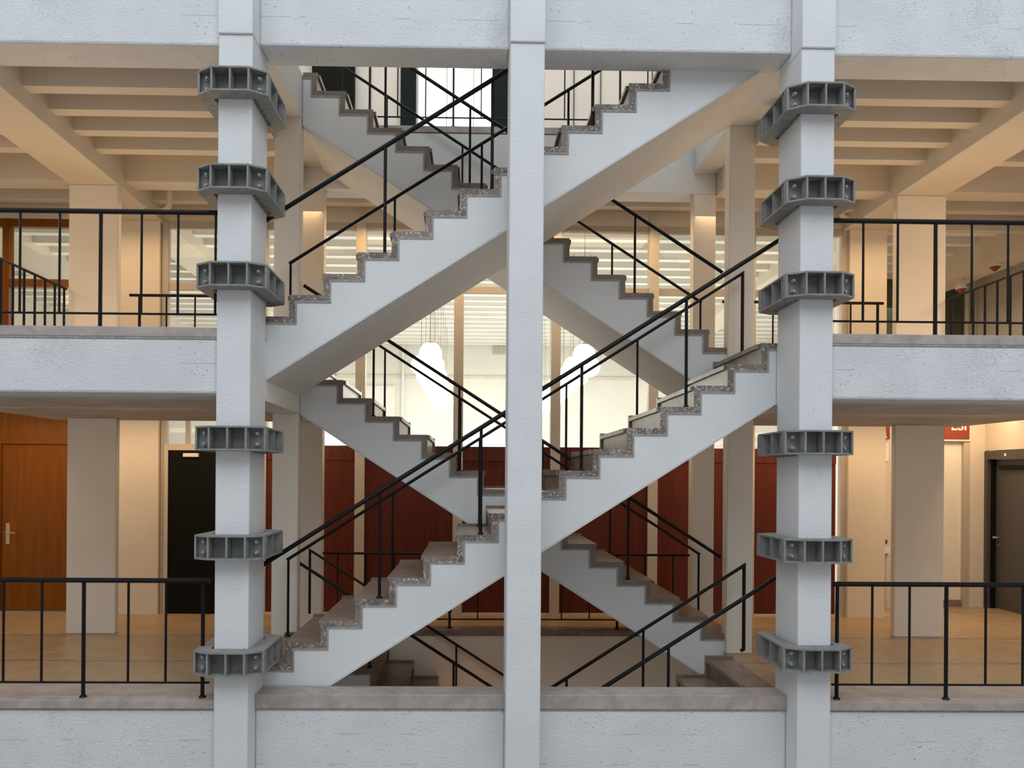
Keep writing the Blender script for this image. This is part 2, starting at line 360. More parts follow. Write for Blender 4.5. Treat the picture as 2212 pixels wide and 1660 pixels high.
# landing beams at both sides of the stair well and the rear edge beam on top
def side_beam(label, x0, x1, z0, z1):
    return tbox('landing_beam', label, 'beam', STAIRP, x0, x1, YR+.002, YB1+.015, z0, z1, bevel=.006)
side_beam('landing beam at the left end of the lower stairs, over the thin left columns', LX0, LX1-.002, 2.515, 3.05)
side_beam('landing beam at the right end of the lower stairs, over the thin right columns', RX0+.002, RX1, 2.515, 3.05)
side_beam('landing beam at the upper left of the stairwell, under the top beam', LX0, LX1-.002, 5.64, 6.12)
side_beam('landing beam at the upper right of the stairwell, under the top beam', RX0+.002, RX1, 5.62, 6.12)
t = thing('rear_edge_beam', 'white beam with marble cap behind the top of the crossing stairs', 'beam', (.45, YB1+.02, 5.38))
pbox('beam_body', STAIRP, t, LX0, RX1, YB1+.02, YB1+.36, 5.38, 6.08, bevel=.008)
pbox('marble_cap', CAPM, t, LX1, RX0, YB1+.005, YB1+.5, 6.085, 6.165, bevel=.005)
t = thing('floor_edge', 'marble edge and cream wall below the floor railing behind the stairs', 'beam', (.45, 10.13, -1.2))
pbox('beam_body', SMOOTH, t, LX1, RX0, 10.12, 10.35, -H, -.07)
pbox('marble_cap', MARB, t, LX1, RX0, 10.10, 10.36, -.07, .004, bevel=.005)

# ------------------------------------------------------------------ columns
def column(label, x0, x1, y0, y1, z0, z1, m=PAINT, bevel=.012, head=None):
    t = thing('concrete_column', label, 'column', ((x0+x1)/2, (y0+y1)/2, z0))
    pbox('shaft', m, t, x0, x1, y0, y1, z0, z1, bevel=bevel)
    if head:
        pbox('column_head', m, t, x0-.002, x1+.002, y0-.018, y1, head, 7.2, bevel=.01)
    return t
column('tall white concrete column left of the stairs, ringed by six steel clamps', LX0, LX1, Y0, YR, -1.1, 5.48, head=5.48)
column('slim white middle column standing in front of the crossing stairs, without clamps', CX0, CX1, Y0, 7.34, -1.1, 5.45, head=5.45)
column('tall white concrete column right of the stairs, ringed by six steel clamps', RX0, RX1, Y0, YR, -1.1, 5.44, head=5.44)
for nm, x0, x1 in (('left', LX0+.003, LX1-.004), ('right', RX0+.006, RX1)):
    for yy, w1 in ((8.80, 'between the front and back flights'), (10.22, 'behind the back flights')):
        d = .17
        column('thin cream column %s at the %s end of the stairs, ground floor' % (w1, nm), x0, x1, yy, yy+d, 0, 2.515, SMOOTH, .008)
        column('thin cream column %s at the %s end of the stairs, upper floor' % (w1, nm), x0, x1, yy, yy+d, H, (5.64 if nm == 'left' else 5.62) if yy < 9 else 5.38, SMOOTH, .008)
for nm, (a, b) in (('left', BYL), ('right', BYR)):
    column('wide cream concrete column of the %s gallery, ground floor' % nm, a, b, 9.76, 9.86, 0, 2.515, SMOOTH, .012)
    column('wide cream concrete column of the %s gallery, upper floor behind the railing' % nm, a, b, 9.76, 9.86, H, 5.235, SMOOTH, .012)

# ------------------------------------------------------------------ staircases
def zig(d, x0, z0, n, xend, off):
    p = []
    for k in range(1, n+1):
        xr = x0 + d*(k-1)*T
        p.append((xr+off*d, z0+(k-1)*R-off if k > 1 else z0)); p.append((xr+off*d, z0+k*R-off))
    p.append((xend, z0+n*R-off))
    return p
def flight(label, d, x0, z0, y0, y1, xend, thick, edge, tb=.052, zcut=None, xlow=None):
    n = 16
    t = thing('staircase', label, 'stairs', (x0, y0, z0))
    top = zig(d, x0, z0, n, xend, tb)
    sof = lambda x: z0 + R + (x-x0)*d*R/T - thick
    zl = z0-.32 if zcut is None else zcut
    # soffit: from the top end back down to the floor
    xz = x0 + d*((zl - z0 - R + thick)/(R/T))
    xt = xend
    bot = [(xt, sof(xt)), (xz, zl)]
    if xlow is not None: bot += [(xlow, zl), (xlow, z0-.06)]
    else: bot += [(x0+tb*d, zl)]
    # clip the body at the level of the landing beam
    bm = bmesh.new()
    brk = [(x0+d*((k-1)*T+tb) if k else (x0+tb*d if xlow is None else xlow), x0+d*(k*T+tb)) for k in range(0, n+1)]
    for k in range(0, n+1):
        xa = brk[k][0]; xb = x0+d*(k*T+tb) if k < n else xend
        zt = z0+k*R-tb if k else z0-.06
        if k == 0:
            if xlow is None: continue
            xb = x0+tb*d
        if abs(xb-xa) < .005 or (xb-xa)*d < 0: continue
        xc = x0 + d*((zl - z0 - R + thick)/(R/T))       # where the soffit reaches the floor
        if (xc-xa)*d <= 0: pts = [(xa, zt), (xb, zt), (xb, sof(xb)), (xa, sof(xa))]
        elif (xc-xb)*d >= 0: pts = [(xa, zt), (xb, zt), (xb, zl), (xa, zl)]
        else: pts = [(xa, zt), (xb, zt), (xb, sof(xb)), (xc, zl), (xa, zl)]
        prism(bm, pts, y0+.004, y1-.004)
    obj('concrete_body', bm, STAIRP, t)
    for k in range(1, n+1):
        xr = x0 + d*(k-1)*T; zk = z0+k*R; e = tb*d
        last = k == n
        xe = xend if last else xr+d*T
        pts = [(xr, zk-R), (xr, zk), (xe, zk), (xe + (0 if last else e), zk), (xe + (0 if last else e), zk-tb), (xr+e, zk-tb), (xr+e, zk-R)]
        if last: pts = [(xr, zk-R), (xr, zk), (xe, zk), (xe, zk-tb), (xr+e, zk-tb), (xr+e, zk-R)]
        else: pts = [(xr, zk-R), (xr, zk), (xe+e, zk), (xe+e, zk-tb), (xr+e, zk-tb), (xr+e, zk-R)]
        bm = bmesh.new(); prism(bm, pts, y0, y1)
        xa, xb = sorted((xr-.022*d, xr-.001*d)); bx(bm, xa, xb, y0+.05, y1-.056, zk-.04, zk-.001)
        o = obj('marble_step', bm, [MARB, edge], t)
        for p in o.data.polygons:
            if abs(p.normal.y) > .9: p.material_index = 1
    a = zig(d, x0, z0, n, xend, -.022); b = zig(d, x0, z0, n, xend, .03)
    bm = bmesh.new(); prism(bm, a+b[::-1], y1-.055, y1+.004); obj('marble_curb', bm, MARB, t)
    a = zig(d, x0, z0, n, xend, tb); b = zig(d, x0, z0, n, xend, tb+.016)
    bm = bmesh.new(); prism(bm, a+b[::-1], y0-.004, y0+.02)
    obj('plaster_bead', bm, BEAD, t)
    # slim plaster arris along the lower edge of the side
    x1_, x2_ = xz, xt
    bm = bmesh.new(); prism(bm, [(x1_, sof(x1_)-.002), (x2_, sof(x2_)-.002), (x2_, sof(x2_)+.02), (x1_, sof(x1_)+.02)], y0-.003, y0+.01)
    obj('arris_strip', bm, plain('white_arris_paint', (.66, .66, .65), .8), t)
    return t
flight('lower front flight of white stairs climbing from bottom left to the right', 1, XF, 0, YF0, YF1, RX0-.003, .632, MEDGE, zcut=-.32, xlow=LX1+.01)
flight('upper front flight of white stairs climbing left to right, disappearing under the top beam', 1, XF, H, YF0, YF1, RX0-.003, .632, MEDGE, zcut=2.62, xlow=LX1+.01)
flight('lower back flight of white stairs climbing from right to left', -1, XB, 0, YB0, YB1, LX1+.003, .665, MEDGE2, zcut=-.30, xlow=RX0-.003)
flight('upper back flight of white stairs climbing right to left up to the top floor', -1, XB, H, YB0, YB1, LX1+.003, .665, MEDGE2, zcut=2.62, xlow=RX0-.003)
flight('basement front flight of stairs descending from the right floor', 1, XF-.12, -H, YF0+.01, 8.60, RX0-.003, .632, MEDGE, zcut=-H)
flight('basement back flight of stairs descending from the left floor', -1, XB+.37, -H, YB0+.01, 10.09, LX1+.003, .665, MEDGE2, zcut=-H)
sbox('wall_basement', SMOOTH, -9, 9, 12.5, 12.6, -H, -.3)

# ------------------------------------------------------------------ stair handrails
def stair_rail(label, pts, y, posts, floorz, rr=.021, pr=.0135, foot=True):
    t = thing('stair_railing', label, 'railing', (posts[0], y, floorz(posts[0])))
    bm = bmesh.new(); tube(bm, [(x, y, z) for x, z in pts], rr, 10)
    obj('handrail', bm, RAIL, t, smooth=False)
    def zr(x):
        for (xa, za), (xb, zb) in zip(pts, pts[1:]):
            if min(xa, xb) - 1e-6 <= x <= max(xa, xb) + 1e-6 and abs(xb-xa) > .02: return za + (zb-za)*(x-xa)/(xb-xa)
        return pts[0][1]
    for x in posts:
        bm = bmesh.new(); z0 = floorz(x)
        tube(bm, [(x, y, z0), (x, y, zr(x)-.002)], pr, 8)
        cone(bm, (x, y, z0+.008), .03, .024, .016)
        obj('post', bm, RAIL, t)
    return t
def tread(d, x0, z0):
    def f(x):
        k = math.floor((x-x0)*d/T)+1
        return z0 + max(0, min(16, k))*R
    return f
SL = R/T
FP = [-.81, .09, .99, 1.93]; BP = [-1.05, -.13, .77, 1.70]
# near and far rails of the front flights; post at the foot, drop bar at the head
def line(x0, x1, xr, zr, s): return [(x0, zr+(x0-xr)*s), (x1, zr+(x1-xr)*s)]
for z0, nm in ((0, 'lower'), (H, 'upper')):
    n = line(LX1-.06, RX0+.16 if z0 == 0 else 1.6, LX1-.04, z0+1.055, SL)
    stair_rail('near black handrail of the %s front stair flight' % nm, n, 7.455, FP if z0 == 0 else [-.785, .17, 1.07], tread(1, XF, z0), rr=.021, pr=.015)
    n = line(-1.90, 2.83 if z0 == 0 else 1.6, -1.90, z0+.985, SL)
    if z0 == 0: n.append((2.83, n[-1][1]-.03)); n.append((2.83, n[-1][1]-.80)); n.append((2.79, n[-1][1]-.02))
    else: n[-1] = (1.6, n[-1][1])
    stair_rail('far black handrail of the %s front stair flight' % nm, n, 8.66, [-1.885]+FP[:3]+([1.73] if z0 == 0 else []), tread(1, XF, z0), rr=.017, pr=.013)
for z0, nm in ((0, 'lower'), (H, 'upper')):
    n = line(2.70, -1.80 if z0 == 0 else -1.7, 2.70, z0+1.015, -SL)
    stair_rail('near black handrail of the %s back stair flight' % nm, n, 8.935, BP if z0 == 0 else [-.945, -.035, .86, 1.75], tread(-1, XB, z0), rr=.019, pr=.0135)
    n = line(2.80, -1.86 if z0 == 0 else -1.7, 2.80, z0+.935, -SL)
    stair_rail('far black handrail of the %s back stair flight' % nm, n, 10.10, [2.785]+BP, tread(-1, XB, z0), rr=.017, pr=.013)
# rails of the basement flights
n = line(-2.0, 2.83, 2.83, .965, SL); n.append((2.83, n[-1][1]-.03)); n.append((2.83, .10)); n.append((2.80, .08))
stair_rail('far black handrail going down to the basement at the lower right', n, 8.55, [-.81+.0, .09+.2, 1.00, 1.79], tread(1, XF-.12, -H), rr=.018, pr=.0135)
n = line(-2.0, 2.80, 2.70, .93, SL)
stair_rail('near black handrail going down to the basement at the lower right', n, 7.46, [-.81, .09, .95, 1.79], tread(1, XF-.12, -H), rr=.019, pr=.0135)
n = line(-1.83, 2.6, -1.83, .925, -SL)
stair_rail('near black handrail going down to the basement at the lower left', n, 8.94, [-1.07, -.17, .73, 1.63], tread(-1, XB+.37, -H), rr=.017, pr=.013)
n = [(-1.93, .20), (-1.93, .965)] + line(-1.93, 2.6, -1.93, .965+.0, -SL)[1:]
stair_rail('far black handrail going down to the basement at the lower left', n, 10.05, [-1.06, -.16, .74, 1.64], tread(-1, XB+.37, -H), rr=.016, pr=.013)

# ------------------------------------------------------------------ floor railings
def floor_rail(label, axis, c, a, b, z, thick, thin, top=.975, low=.125, rr=.021, tr=.0105, kr=.016, feet=True, rail_low=True):
    """straight railing: handrail, lower rail, thick posts to the floor, thin balusters between the rails"""
    P = (lambda u, zz: (u, c, zz)) if axis == 'X' else (lambda u, zz: (c, u, zz))
    t = thing('floor_railing', label, 'railing', P((a+b)/2, z))
    bm = bmesh.new(); tube(bm, [P(a, z+top), P(b, z+top)], rr, 10); obj('handrail', bm, RAIL, t)
    if rail_low:
        bm = bmesh.new(); tube(bm, [P(a, z+low), P(b, z+low)], .0095, 8); obj('lower_rail', bm, RAIL, t)
    for u in thick:
        bm = bmesh.new(); tube(bm, [P(u, z), P(u, z+top)], kr, 8); cone(bm, P(u, z+.01), .034, .022, .02); obj('post', bm, RAIL, t)
    for u in thin:
        bm = bmesh.new(); tube(bm, [P(u, z+(low if rail_low else 0)), P(u, z+top)], tr, 8); obj('baluster', bm, RAIL, t)
    return t
YRL = 6.98
def rx(px): return (px-1017)/1797.1*YRL*1.0 + YRL*.0000
floor_rail('black iron railing on the ground floor left of the clamped column', 'X', YRL, -8.9, -2.17, 0, [rx(u) for u in (-1080, -826, -572, -318, -64, 190, 444)], [rx(-64-254*k+u) for k in range(1, 5) for u in (85, 170)]+[rx(u) for u in (20, 101, 285, 365)])
floor_rail('black iron railing on the ground floor right of the clamped column', 'X', YRL, 3.06, 8.9, 0, [rx(u) for u in (1816, 2056, 2300, 2554, 2808, 3062)], [rx(u) for u in (1893, 1975, 2143, 2225, 2385, 2470, 2639, 2724, 2893, 2978)])
floor_rail('black iron railing on the upper gallery left of the clamped column', 'X', YRL, -8.9, LX0-.005, H, [rx(u) for u in (-1060, -804, -548, -292, -36, 220)], [rx(-36-256*k+u) for k in range(1, 5) for u in (85, 170)]+[rx(u) for u in (49, 133, 307, 385, 465)])
floor_rail('black iron railing on the upper gallery right of the clamped column', 'X', YRL, RX1+.005, 8.9, H, [rx(u) for u in (2027, 2270, 2520, 2770, 3020)], [rx(u) for u in (1868, 1944, 2107, 2187, 2353, 2437, 2603, 2687, 2853, 2937)], kr=.017)
floor_rail('rear railing of the left upper gallery, between column and stairs', 'X', 10.03, -4.10, LX0-.02, H, [-3.98, -2.35], [-3.66, -3.32, -3.0, -2.67], top=.935, rr=.018, kr=.017, rail_low=False)
floor_rail('rear railing of the right upper gallery, between stairs and column', 'X', 10.03, RX1+.03, 5.0, H, [3.1, 3.95, 4.93], [3.35, 3.65, 4.28, 4.6], top=.935, rr=.018, kr=.017, rail_low=False)
floor_rail('railing along the outer edge of the left upper gallery, close balusters', 'Y', -4.715, 7.4, 9.74, H, [], [7.55+.2145*i for i in range(11)], top=.935, rr=.015, tr=.013, rail_low=False)
floor_rail('railing along the outer edge of the right upper gallery, close balusters', 'Y', 5.64, 7.4, 9.74, H, [], [7.55+.2145*i for i in range(11)], top=.935, rr=.015, tr=.013, rail_low=False)
bar = [-1.62+.343*i for i in range(13)]
floor_rail('low black railing behind the stairs on the ground floor, against red panels', 'X', 10.2, -1.80, 2.70, 0, bar[1::3], [b for i, b in enumerate(bar) if i % 3 != 1], top=.915, low=.115, rr=.015, tr=.0085, kr=.016)
floor_rail('thin black railing at the top floor edge behind the stairs', 'X', 10.25, -1.80, 2.70, 6.165, bar[1::3], [b for i, b in enumerate(bar) if i % 3 != 1], top=.93, low=.12, rr=.015, tr=.0085, kr=.014)

# ------------------------------------------------------------------ steel clamps
def octo(x, yf, yb, cx, cy_):
    """bevelled plan outline: half width x, front/back y, corner cut"""
    return [(-x, yf+cy_), (-x+cx, yf), (x-cx, yf), (x, yf+cy_), (x, yb-cy_), (x-cx, yb), (-x+cx, yb), (-x, yb-cy_)]
def ring(bm, outer, inner, z0, z1):
    n = len(outer)
    O0 = [bm.verts.new((*p, z0)) for p in outer]; O1 = [bm.verts.new((*p, z1)) for p in outer]
    I0 = [bm.verts.new((*p, z0)) for p in inner]; I1 = [bm.verts.new((*p, z1)) for p in inner]
    for i in range(n):
        j = (i+1) % n
        bm.faces.new((O0[i], O0[j], O1[j], O1[i])); bm.faces.new((I0[i], I1[i], I1[j], I0[j]))
        bm.faces.new((O1[i], O1[j], I1[j], I1[i])); bm.faces.new((O0[i], I0[i], I0[j], O0[j]))
def make_clamp():
    hw, hy = .14, .2555           # column half sizes
    X, YFt, cx, cyy = .285, -.4155, .135, .095
    h, tk = .198, .014
    t = thing('steel_clamp', '', 'clamp', (0, 0, 0))
    outer = octo(X, YFt, -YFt, cx, cyy)
    inner = [(-hw-.03, -hy-.004), (-hw+.02, -hy-.004), (hw-.02, -hy-.004), (hw+.03, -hy-.004), (hw+.03, hy+.004), (hw-.02, hy+.004), (-hw+.02, hy+.004), (-hw-.03, hy+.004)]
    for nm, z in (('top_flange', h-tk), ('bottom_flange', 0)):
        bm = bmesh.new(); ring(bm, outer, inner, z, z+tk); obj(nm, bm, STEEL, t)
    z0, z1 = tk, h-tk
    for sgn in (-1, 1):
        yw = sgn*(hy+.012)
        pbox('web_plate', STEEL, t, -X+.004, X-.004, min(yw-.008, yw+.008), max(yw-.008, yw+.008), z0, z1)
        xw = sgn*(hw+.042)
        pbox('web_plate', STEEL, t, min(xw-.008, xw+.008), max(xw-.008, xw+.008), -hy, hy, z0, z1)
        # upright stiffeners: three across the face, one at each shoulder, two on each long side
        yo = sgn*(-YFt-.002); 
        for x in (-.148, 0, .148):
            a, b = sorted((yw, yo)); pbox('stiffener', STEEL, t, x-.0075, x+.0075, a, b, z0, z1)
        for x in (-X+.008, X-.008):
            a, b = sorted((yw, sgn*(-YFt-cyy+.0)));  pbox('stiffener', STEEL, t, x-.008, x+.008, min(a, b)-.002, max(a, b)+.012, z0, z1)
        for y in (-.215, -.0, .215):
            a, b = sorted((xw, sgn*(X-.003))); pbox('stiffener', STEEL, t, a, b, y-.0075, y+.0075, z0, z1)
        for x in (-.215, .215):
            for z in (.055, .143):
                bm = bmesh.new(); cone(bm, (x, yw+sgn*.02, z), .018, .018, .028, 'Y', 12); cone(bm, (x, yw+sgn*.042, z), .011, .011, .03, 'Y', 10)
                obj('bolt', bm, BOLT, t)
    for sgn in (-1, 1):
        bm = bmesh.new(); xx = sgn*(hw+.024)
        for i in range(14):
            y = -hy+.02+i*(2*hy-.04)/13
            ball(bm, (xx, y, -.002), .009+random.random()*.006, 8, 6)
        obj('grout_bead', bm, WELD, t)
    return t
CLX, CRX, CYY = (LX0+LX1)/2, (RX0+RX1)/2, (Y0+YR)/2
def dup(root, loc, label):
    r = root.copy(); COL.objects.link(r); r.location = loc; r['label'] = label
    for ch in list(root.children):
        c = ch.copy(); COL.objects.link(c); c.parent = r
    return r
clamp0 = make_clamp()
zl = [4.947, 4.163, 3.378, 2.057, 1.174, .235]; zr_ = [4.894, 4.132, 3.354, 2.062, 1.172, .282]
wl = ['topmost grey steel clamp on the left column, just under the top beam', 'second clamp from the top on the left column, above the upper railing',
      'third clamp from the top on the left column, level with the upper railing', 'fourth clamp from the top on the left column, just below the mid gallery beam',
      'fifth clamp from the top on the left column, beside the black door', 'lowest grey steel clamp on the left column, at the foot of the front stairs']
wr = ['topmost grey steel clamp on the right column, just under the top beam', 'second clamp from the top on the right column, above the upper railing',
      'third clamp from the top on the right column, beside the upper railing', 'fourth clamp from the top on the right column, just below the mid gallery beam',
      'fifth clamp from the top on the right column, above the ground floor railing', 'lowest grey steel clamp on the right column, beside the basement stairs']
first = True
for zs, ws, cx_ in ((zl, wl, CLX), (zr_, wr, CRX)):
    for z, lb in zip(zs, ws):
        if first: clamp0.location = (cx_, CYY, z); clamp0['label'] = lb; c = clamp0; first = False
        else: c = dup(clamp0, (cx_, CYY, z), lb)
        c['group'] = 'steel clamps around the two columns'

# ------------------------------------------------------------------ rear wall, partition and doors
PX = lambda px, Y: (px-1017)/1797.1*Y
# mullions of the glazed partition
mx = [-2.81, -1.493, -.176, 1.134, 2.456, 3.77]
win = bpy.data.objects.new('window_1', None); COL.objects.link(win); win.location = (.5, YW, 0); struct(win)
for x in mx: pbox('mullion', MULL, win, x-.065, x+.065, YW-.07, YW+.07, 0, ZRIB+.05)
pbox('mullion', FRAME, win, -4.15, -4.07, YW-.05, YW+.05, 0, 5.26)
pbox('mullion', FRAME, win, 5.02, 5.10, YW-.05, YW+.05, 0, 5.26)
pbox('head_rail', FRAME, win, -4.07, 5.02, YW-.045, YW+.045, 5.165, 5.265)
pbox('transom', FRAME, win, -4.07, 5.02, YW-.03, YW+.03, 4.34, 4.43)
xs = [-4.07] + mx + [5.02]
for i in range(len(xs)-1):
    a, b = xs[i]+.065, xs[i+1]-.065
    if i == 0: a = -4.07
    for z0, z1 in ((2.27 if i else 2.27, 4.34), (4.43, 5.165)):
        pbox('pane', GLASS, win, a, b, YW-.003, YW+.003, z0, z1)
sbox('wall_rear_top', CEIL, -9, 9, YW-.06, YW+.06, 5.265, ZSLAB)
# red panels between the mullions
for i in range(len(xs)-1):
    a, b = xs[i]+.065, xs[i+1]-.065
    if i == 0: a = -2.86+.0
    if i == 0: continue
    t = thing('red_panel', ['', 'dark red-brown panel behind the thin left columns, first from the left', 'wide dark red-brown panel under the left globe lamps', 'dark red-brown panel just behind the middle column', 'dark red-brown panel under the right globe lamps', 'dark red-brown panel behind the thin right columns', 'narrow dark red-brown panel behind the right clamped column'][i], 'panel', ((a+b)/2, YW, .03), 'red-brown wall panels of the rear partition')
    pbox('panel_board', RED, t, a, b, YW-.03, YW+.03, .03, 2.08)
    pbox('top_rail', RED, t, a, b, YW-.045, YW+.035, 2.075, 2.27)
t = tbox('red_panel', 'narrow dark red-brown panel strip beside the black door', 'panel', RED, -2.875, -2.74, YW-.03, YW+.03, .03, 2.27)
sbox('baseboard_rear', CEIL, -2.9, 5.02, YW-.06, YW+.02, 0, .03)
# left: oak wall and door, pier, black door
wl_ = struct(obj('wall_left_oak', (lambda bm: (bx(bm, -9, -5.0, YW-.03, YW+.05, 0, 3.05), bm)[1])(bmesh.new()), WOOD))
d1 = bpy.data.objects.new('door_1', None); COL.objects.link(d1); d1.location = (-5.8, YW-.03, .02); struct(d1)
pbox('door_leaf', WOOD, d1, -6.24, -5.2, YW-.045, YW-.032, .03, 2.235)
pbox('door_frame', WOOD, d1, -6.33, -6.26, YW-.06, YW-.032, .0, 2.33)
pbox('door_frame', WOOD, d1, -6.26, -5.2, YW-.06, YW-.032, 2.26, 2.33)
pbox('threshold', plain('grey_threshold', (.35, .32, .27), .5), d1, -6.33, -5.2, YW-.07, YW-.032, 0, .028)
bm = bmesh.new(); bx(bm, -6.19, -6.14, YW-.056, YW-.044, .92, 1.20); tube(bm, [(-6.165, YW-.05, 1.075), (-6.165, YW-.1, 1.075), (-6.04, YW-.1, 1.07)], .011, 8)
obj('door_handle', bm, BRASS, d1)
sbox('wall_left_pier', SMOOTH, -4.68, -4.165, YW-.10, YW+.08, 0, 5.30)
sbox('wall_left_return', SMOOTH, -5.0, -4.72, YW-.02, YW+.06, 0, 5.30)
d2 = bpy.data.objects.new('door_2', None); COL.objects.link(d2); d2.location = (-3.5, YW, 0); struct(d2)
pbox('door_leaf', BLACK, d2, -4.05, -2.90, YW-.045, YW+.0, 0.0, 2.19)
pbox('door_frame', MULL, d2, -4.07, -2.88, YW-.06, YW+.03, 2.19, 2.275)
pbox('door_frame', MULL, d2, -4.095, -4.05, YW-.065, YW+.03, 0, 2.275)
pbox('door_closer', WHITE, d2, -3.84, -3.64, YW-.10, YW-.045, 2.10, 2.15, bevel=.006)
pbox('window_post', FRAME, win, -3.83, -3.77, YW-.03, YW+.03, 2.275, 2.6)
# oak framed glazing above the left gallery
w2 = bpy.data.objects.new('window_2', None); COL.objects.link(w2); w2.location = (-6.5, YW, 3.4); struct(w2)
pbox('window_frame', WOOD, w2, -9, -5.0, YW-.05, YW+.05, 5.16, 5.264); pbox('window_frame', WOOD, w2, -9, -5.0, YW-.05, YW+.05, 4.36, 4.46)
pbox('window_frame', WOOD, w2, -6.26, -6.17, YW-.065, YW+.055, 3.05, 5.264)
pbox('window_frame', WOOD, w2, -9, -5.0, YW-.05, YW+.05, 3.05, 3.12)
pbox('pane', GLASS, w2, -6.17, -5.0, YW-.003, YW+.003, 3.12, 5.16); pbox('pane', GLASS, w2, -9, -6.26, YW-.003, YW+.003, 3.12, 5.16)
# right: pier, recess, walls, doors
sbox('wall_right_pier', SMOOTH, 5.10, 5.605, YW-.10, YW+.08, 0, 5.30)
sbox('wall_right', CEIL, 5.64, 6.98, 12.6, 12.7, 0, 3.05)
sbox('wall_right', CEIL, 7.33, 7.62, 12.105, 12.7, 0, 3.05)
sbox('wall_right', CEIL, 7.56, 7.80, 7.6, 10.95, 0, 3.05)
sbox('wall_right_lintel', CEIL, 7.56, 7.80, 10.95, 12.104, 2.30, 3.05)
sbox('wall_right_lintel', CEIL, 6.90, 7.33, 12.1, 12.7, 2.43, 3.05)
sbox('wall_right_lintel', CEIL, 5.64, 6.90, 12.1, 12.7, 2.45, 3.05)
d3 = bpy.data.objects.new('door_3', None); COL.objects.link(d3); d3.location = (7.1, 12.16, 0); struct(d3)
pbox('door_leaf', CREAMD, d3, 6.5, 7.24, 12.16, 12.20, .10, 2.43); pbox('door_frame', FRAME, d3, 7.24, 7.33, 12.1, 12.2, 0, 2.43)
pbox('threshold', DSTR, d3, 6.5, 7.24, 12.14, 12.2, 0, .10)
d4 = bpy.data.objects.new('door_4', None); COL.objects.link(d4); d4.location = (8.0, 12.1, 0); struct(d4)
pbox('door_frame', DGREY, d4, 7.545, 7.68, 12.035, 12.1, 0, 2.29); pbox('door_frame', DGREY, d4, 7.545, 7.68, 10.95, 12.035, 2.17, 2.29)
pbox('door_frame', DGREY, d4, 7.545, 7.68, 10.95, 11.01, 0, 2.17)
pbox('door_rebate', BLACK, d4, 7.60, 7.67, 12.0, 12.034, 0, 2.17); pbox('door_leaf', DGREY, d4, 7.66, 7.70, 11.01, 12.0, .01, 2.168)
pbox('door_closer', BLACK, d4, 7.60, 7.66, 11.3, 11.85, 2.02, 2.08)
bm = bmesh.new(); tube(bm, [(7.66, 11.94, 1.04), (7.585, 11.94, 1.04), (7.585, 11.83, 1.04)], .012, 8); cone(bm, (7.655, 11.94, .92), .022, .022, .02, 'X'); obj('door_handle', bm, CHROME, d4)
pbox('door_tag', WHITE, d4, 7.54, 7.545, 11.60, 11.64, 2.21, 2.25)
# right recess seen between pier and column: notice strip, hose and cabinet
t = tbox('wall_notice', 'white rectangular notice on the wall, just left of the wide right column', 'notice', WHITE, 5.92, 6.05, 11.95, 11.968, 2.13, 2.40)
sbox('wall_right_recess', CEIL, 5.64, 6.3, 11.97, 12.0, 0, 2.52) 
t = thing('wall_box', 'small beige wall box on a brown post, left of the wide right column', 'box', (6.02, 11.93, 0))
pbox('box_body', CREAMD, t, 5.96, 6.06, 11.90, 11.968, .80, .88, bevel=.005)
pbox('box_post', DSTR, t, 5.96, 6.0, 11.92, 11.968, 0, .80); pbox('switch_plate', DGREY, t, 5.96, 6.04, 11.95, 11.968, .94, .99)
def text(body, size, loc, m, parent, ext=.002, rotx=math.pi/2):
    cu = bpy.data.curves.new('txt', 'FONT'); cu.body = body; cu.size = size; cu.extrude = ext; cu.align_x = 'CENTER'
    cu.offset = .003
    o = bpy.data.objects.new('tmp', cu); COL.objects.link(o)
    bpy.context.view_layer.update()
    me = bpy.data.meshes.new_from_object(o.evaluated_get(bpy.context.evaluated_depsgraph_get()))
    bpy.data.objects.remove(o)
    me.transform(Matrix.Rotation(rotx, 4, 'X')); me.materials.append(m)
    q = bpy.data.objects.new('lettering', me); COL.objects.link(q); q.parent = parent; q.location = Vector(loc)-parent_world(parent)
    return q
t = thing('wall_sign', 'dark red sign with white letters above the pale door, right of the wide right column', 'sign', (7.12, 12.07, 2.46))
pbox('sign_board', SIGNR, t, 6.93, 7.30, 12.06, 12.085, 2.465, 2.86); pbox('sign_border', WHITE, t, 6.91, 7.32, 12.07, 12.095, 2.44, 2.88)
text('ESI', .20, (7.14, 12.058, 2.60), WHITE, t)
t = thing('wall_sign', 'small dark red sign strip with a white letter, just left of the wide right column', 'sign', (6.02, 11.9, 2.46))
pbox('sign_board', SIGNR, t, 5.92, 6.05, 11.93, 11.96, 2.46, 2.505+.01)
sg = pbox('sign_panel', SIGNR, t, 5.92, 6.05, 11.92, 11.945, 2.45, 2.66)
text('R', .11, (5.975, 11.918, 2.475), WHITE, t)
# upper right hall beyond the gallery
sbox('wall_right_upper', CEIL, 5.64, 9, 14.6, 14.7, H, ZSLAB)
sbox('wall_right_side', CEIL, 8.95, 9.05, 7.3, 14.7, -.3, 6.1)
sbox('wall_left_side', CEIL, -9.05, -8.95, 7.3, 22.9, -.3, 6.1)
sbox('wall_right_partition', CEIL, 5.56, 5.64, YW, 14.7, H, ZSLAB)
d5 = bpy.data.objects.new('door_5', None); COL.objects.link(d5); d5.location = (8.6, 14.6, H); struct(d5)
pbox('door_leaf', OLIVE, d5, 8.22, 8.70, 14.55, 14.59, H, 5.24)
pbox('door_frame', CREAMD, d5, 8.16, 8.22, 14.53, 14.6, H, 5.30); pbox('door_frame', CREAMD, d5, 8.70, 8.76, 14.53, 14.6, H, 5.30)
d6 = bpy.data.objects.new('door_6', None); COL.objects.link(d6); d6.location = (7.3, 14.6, H); struct(d6)
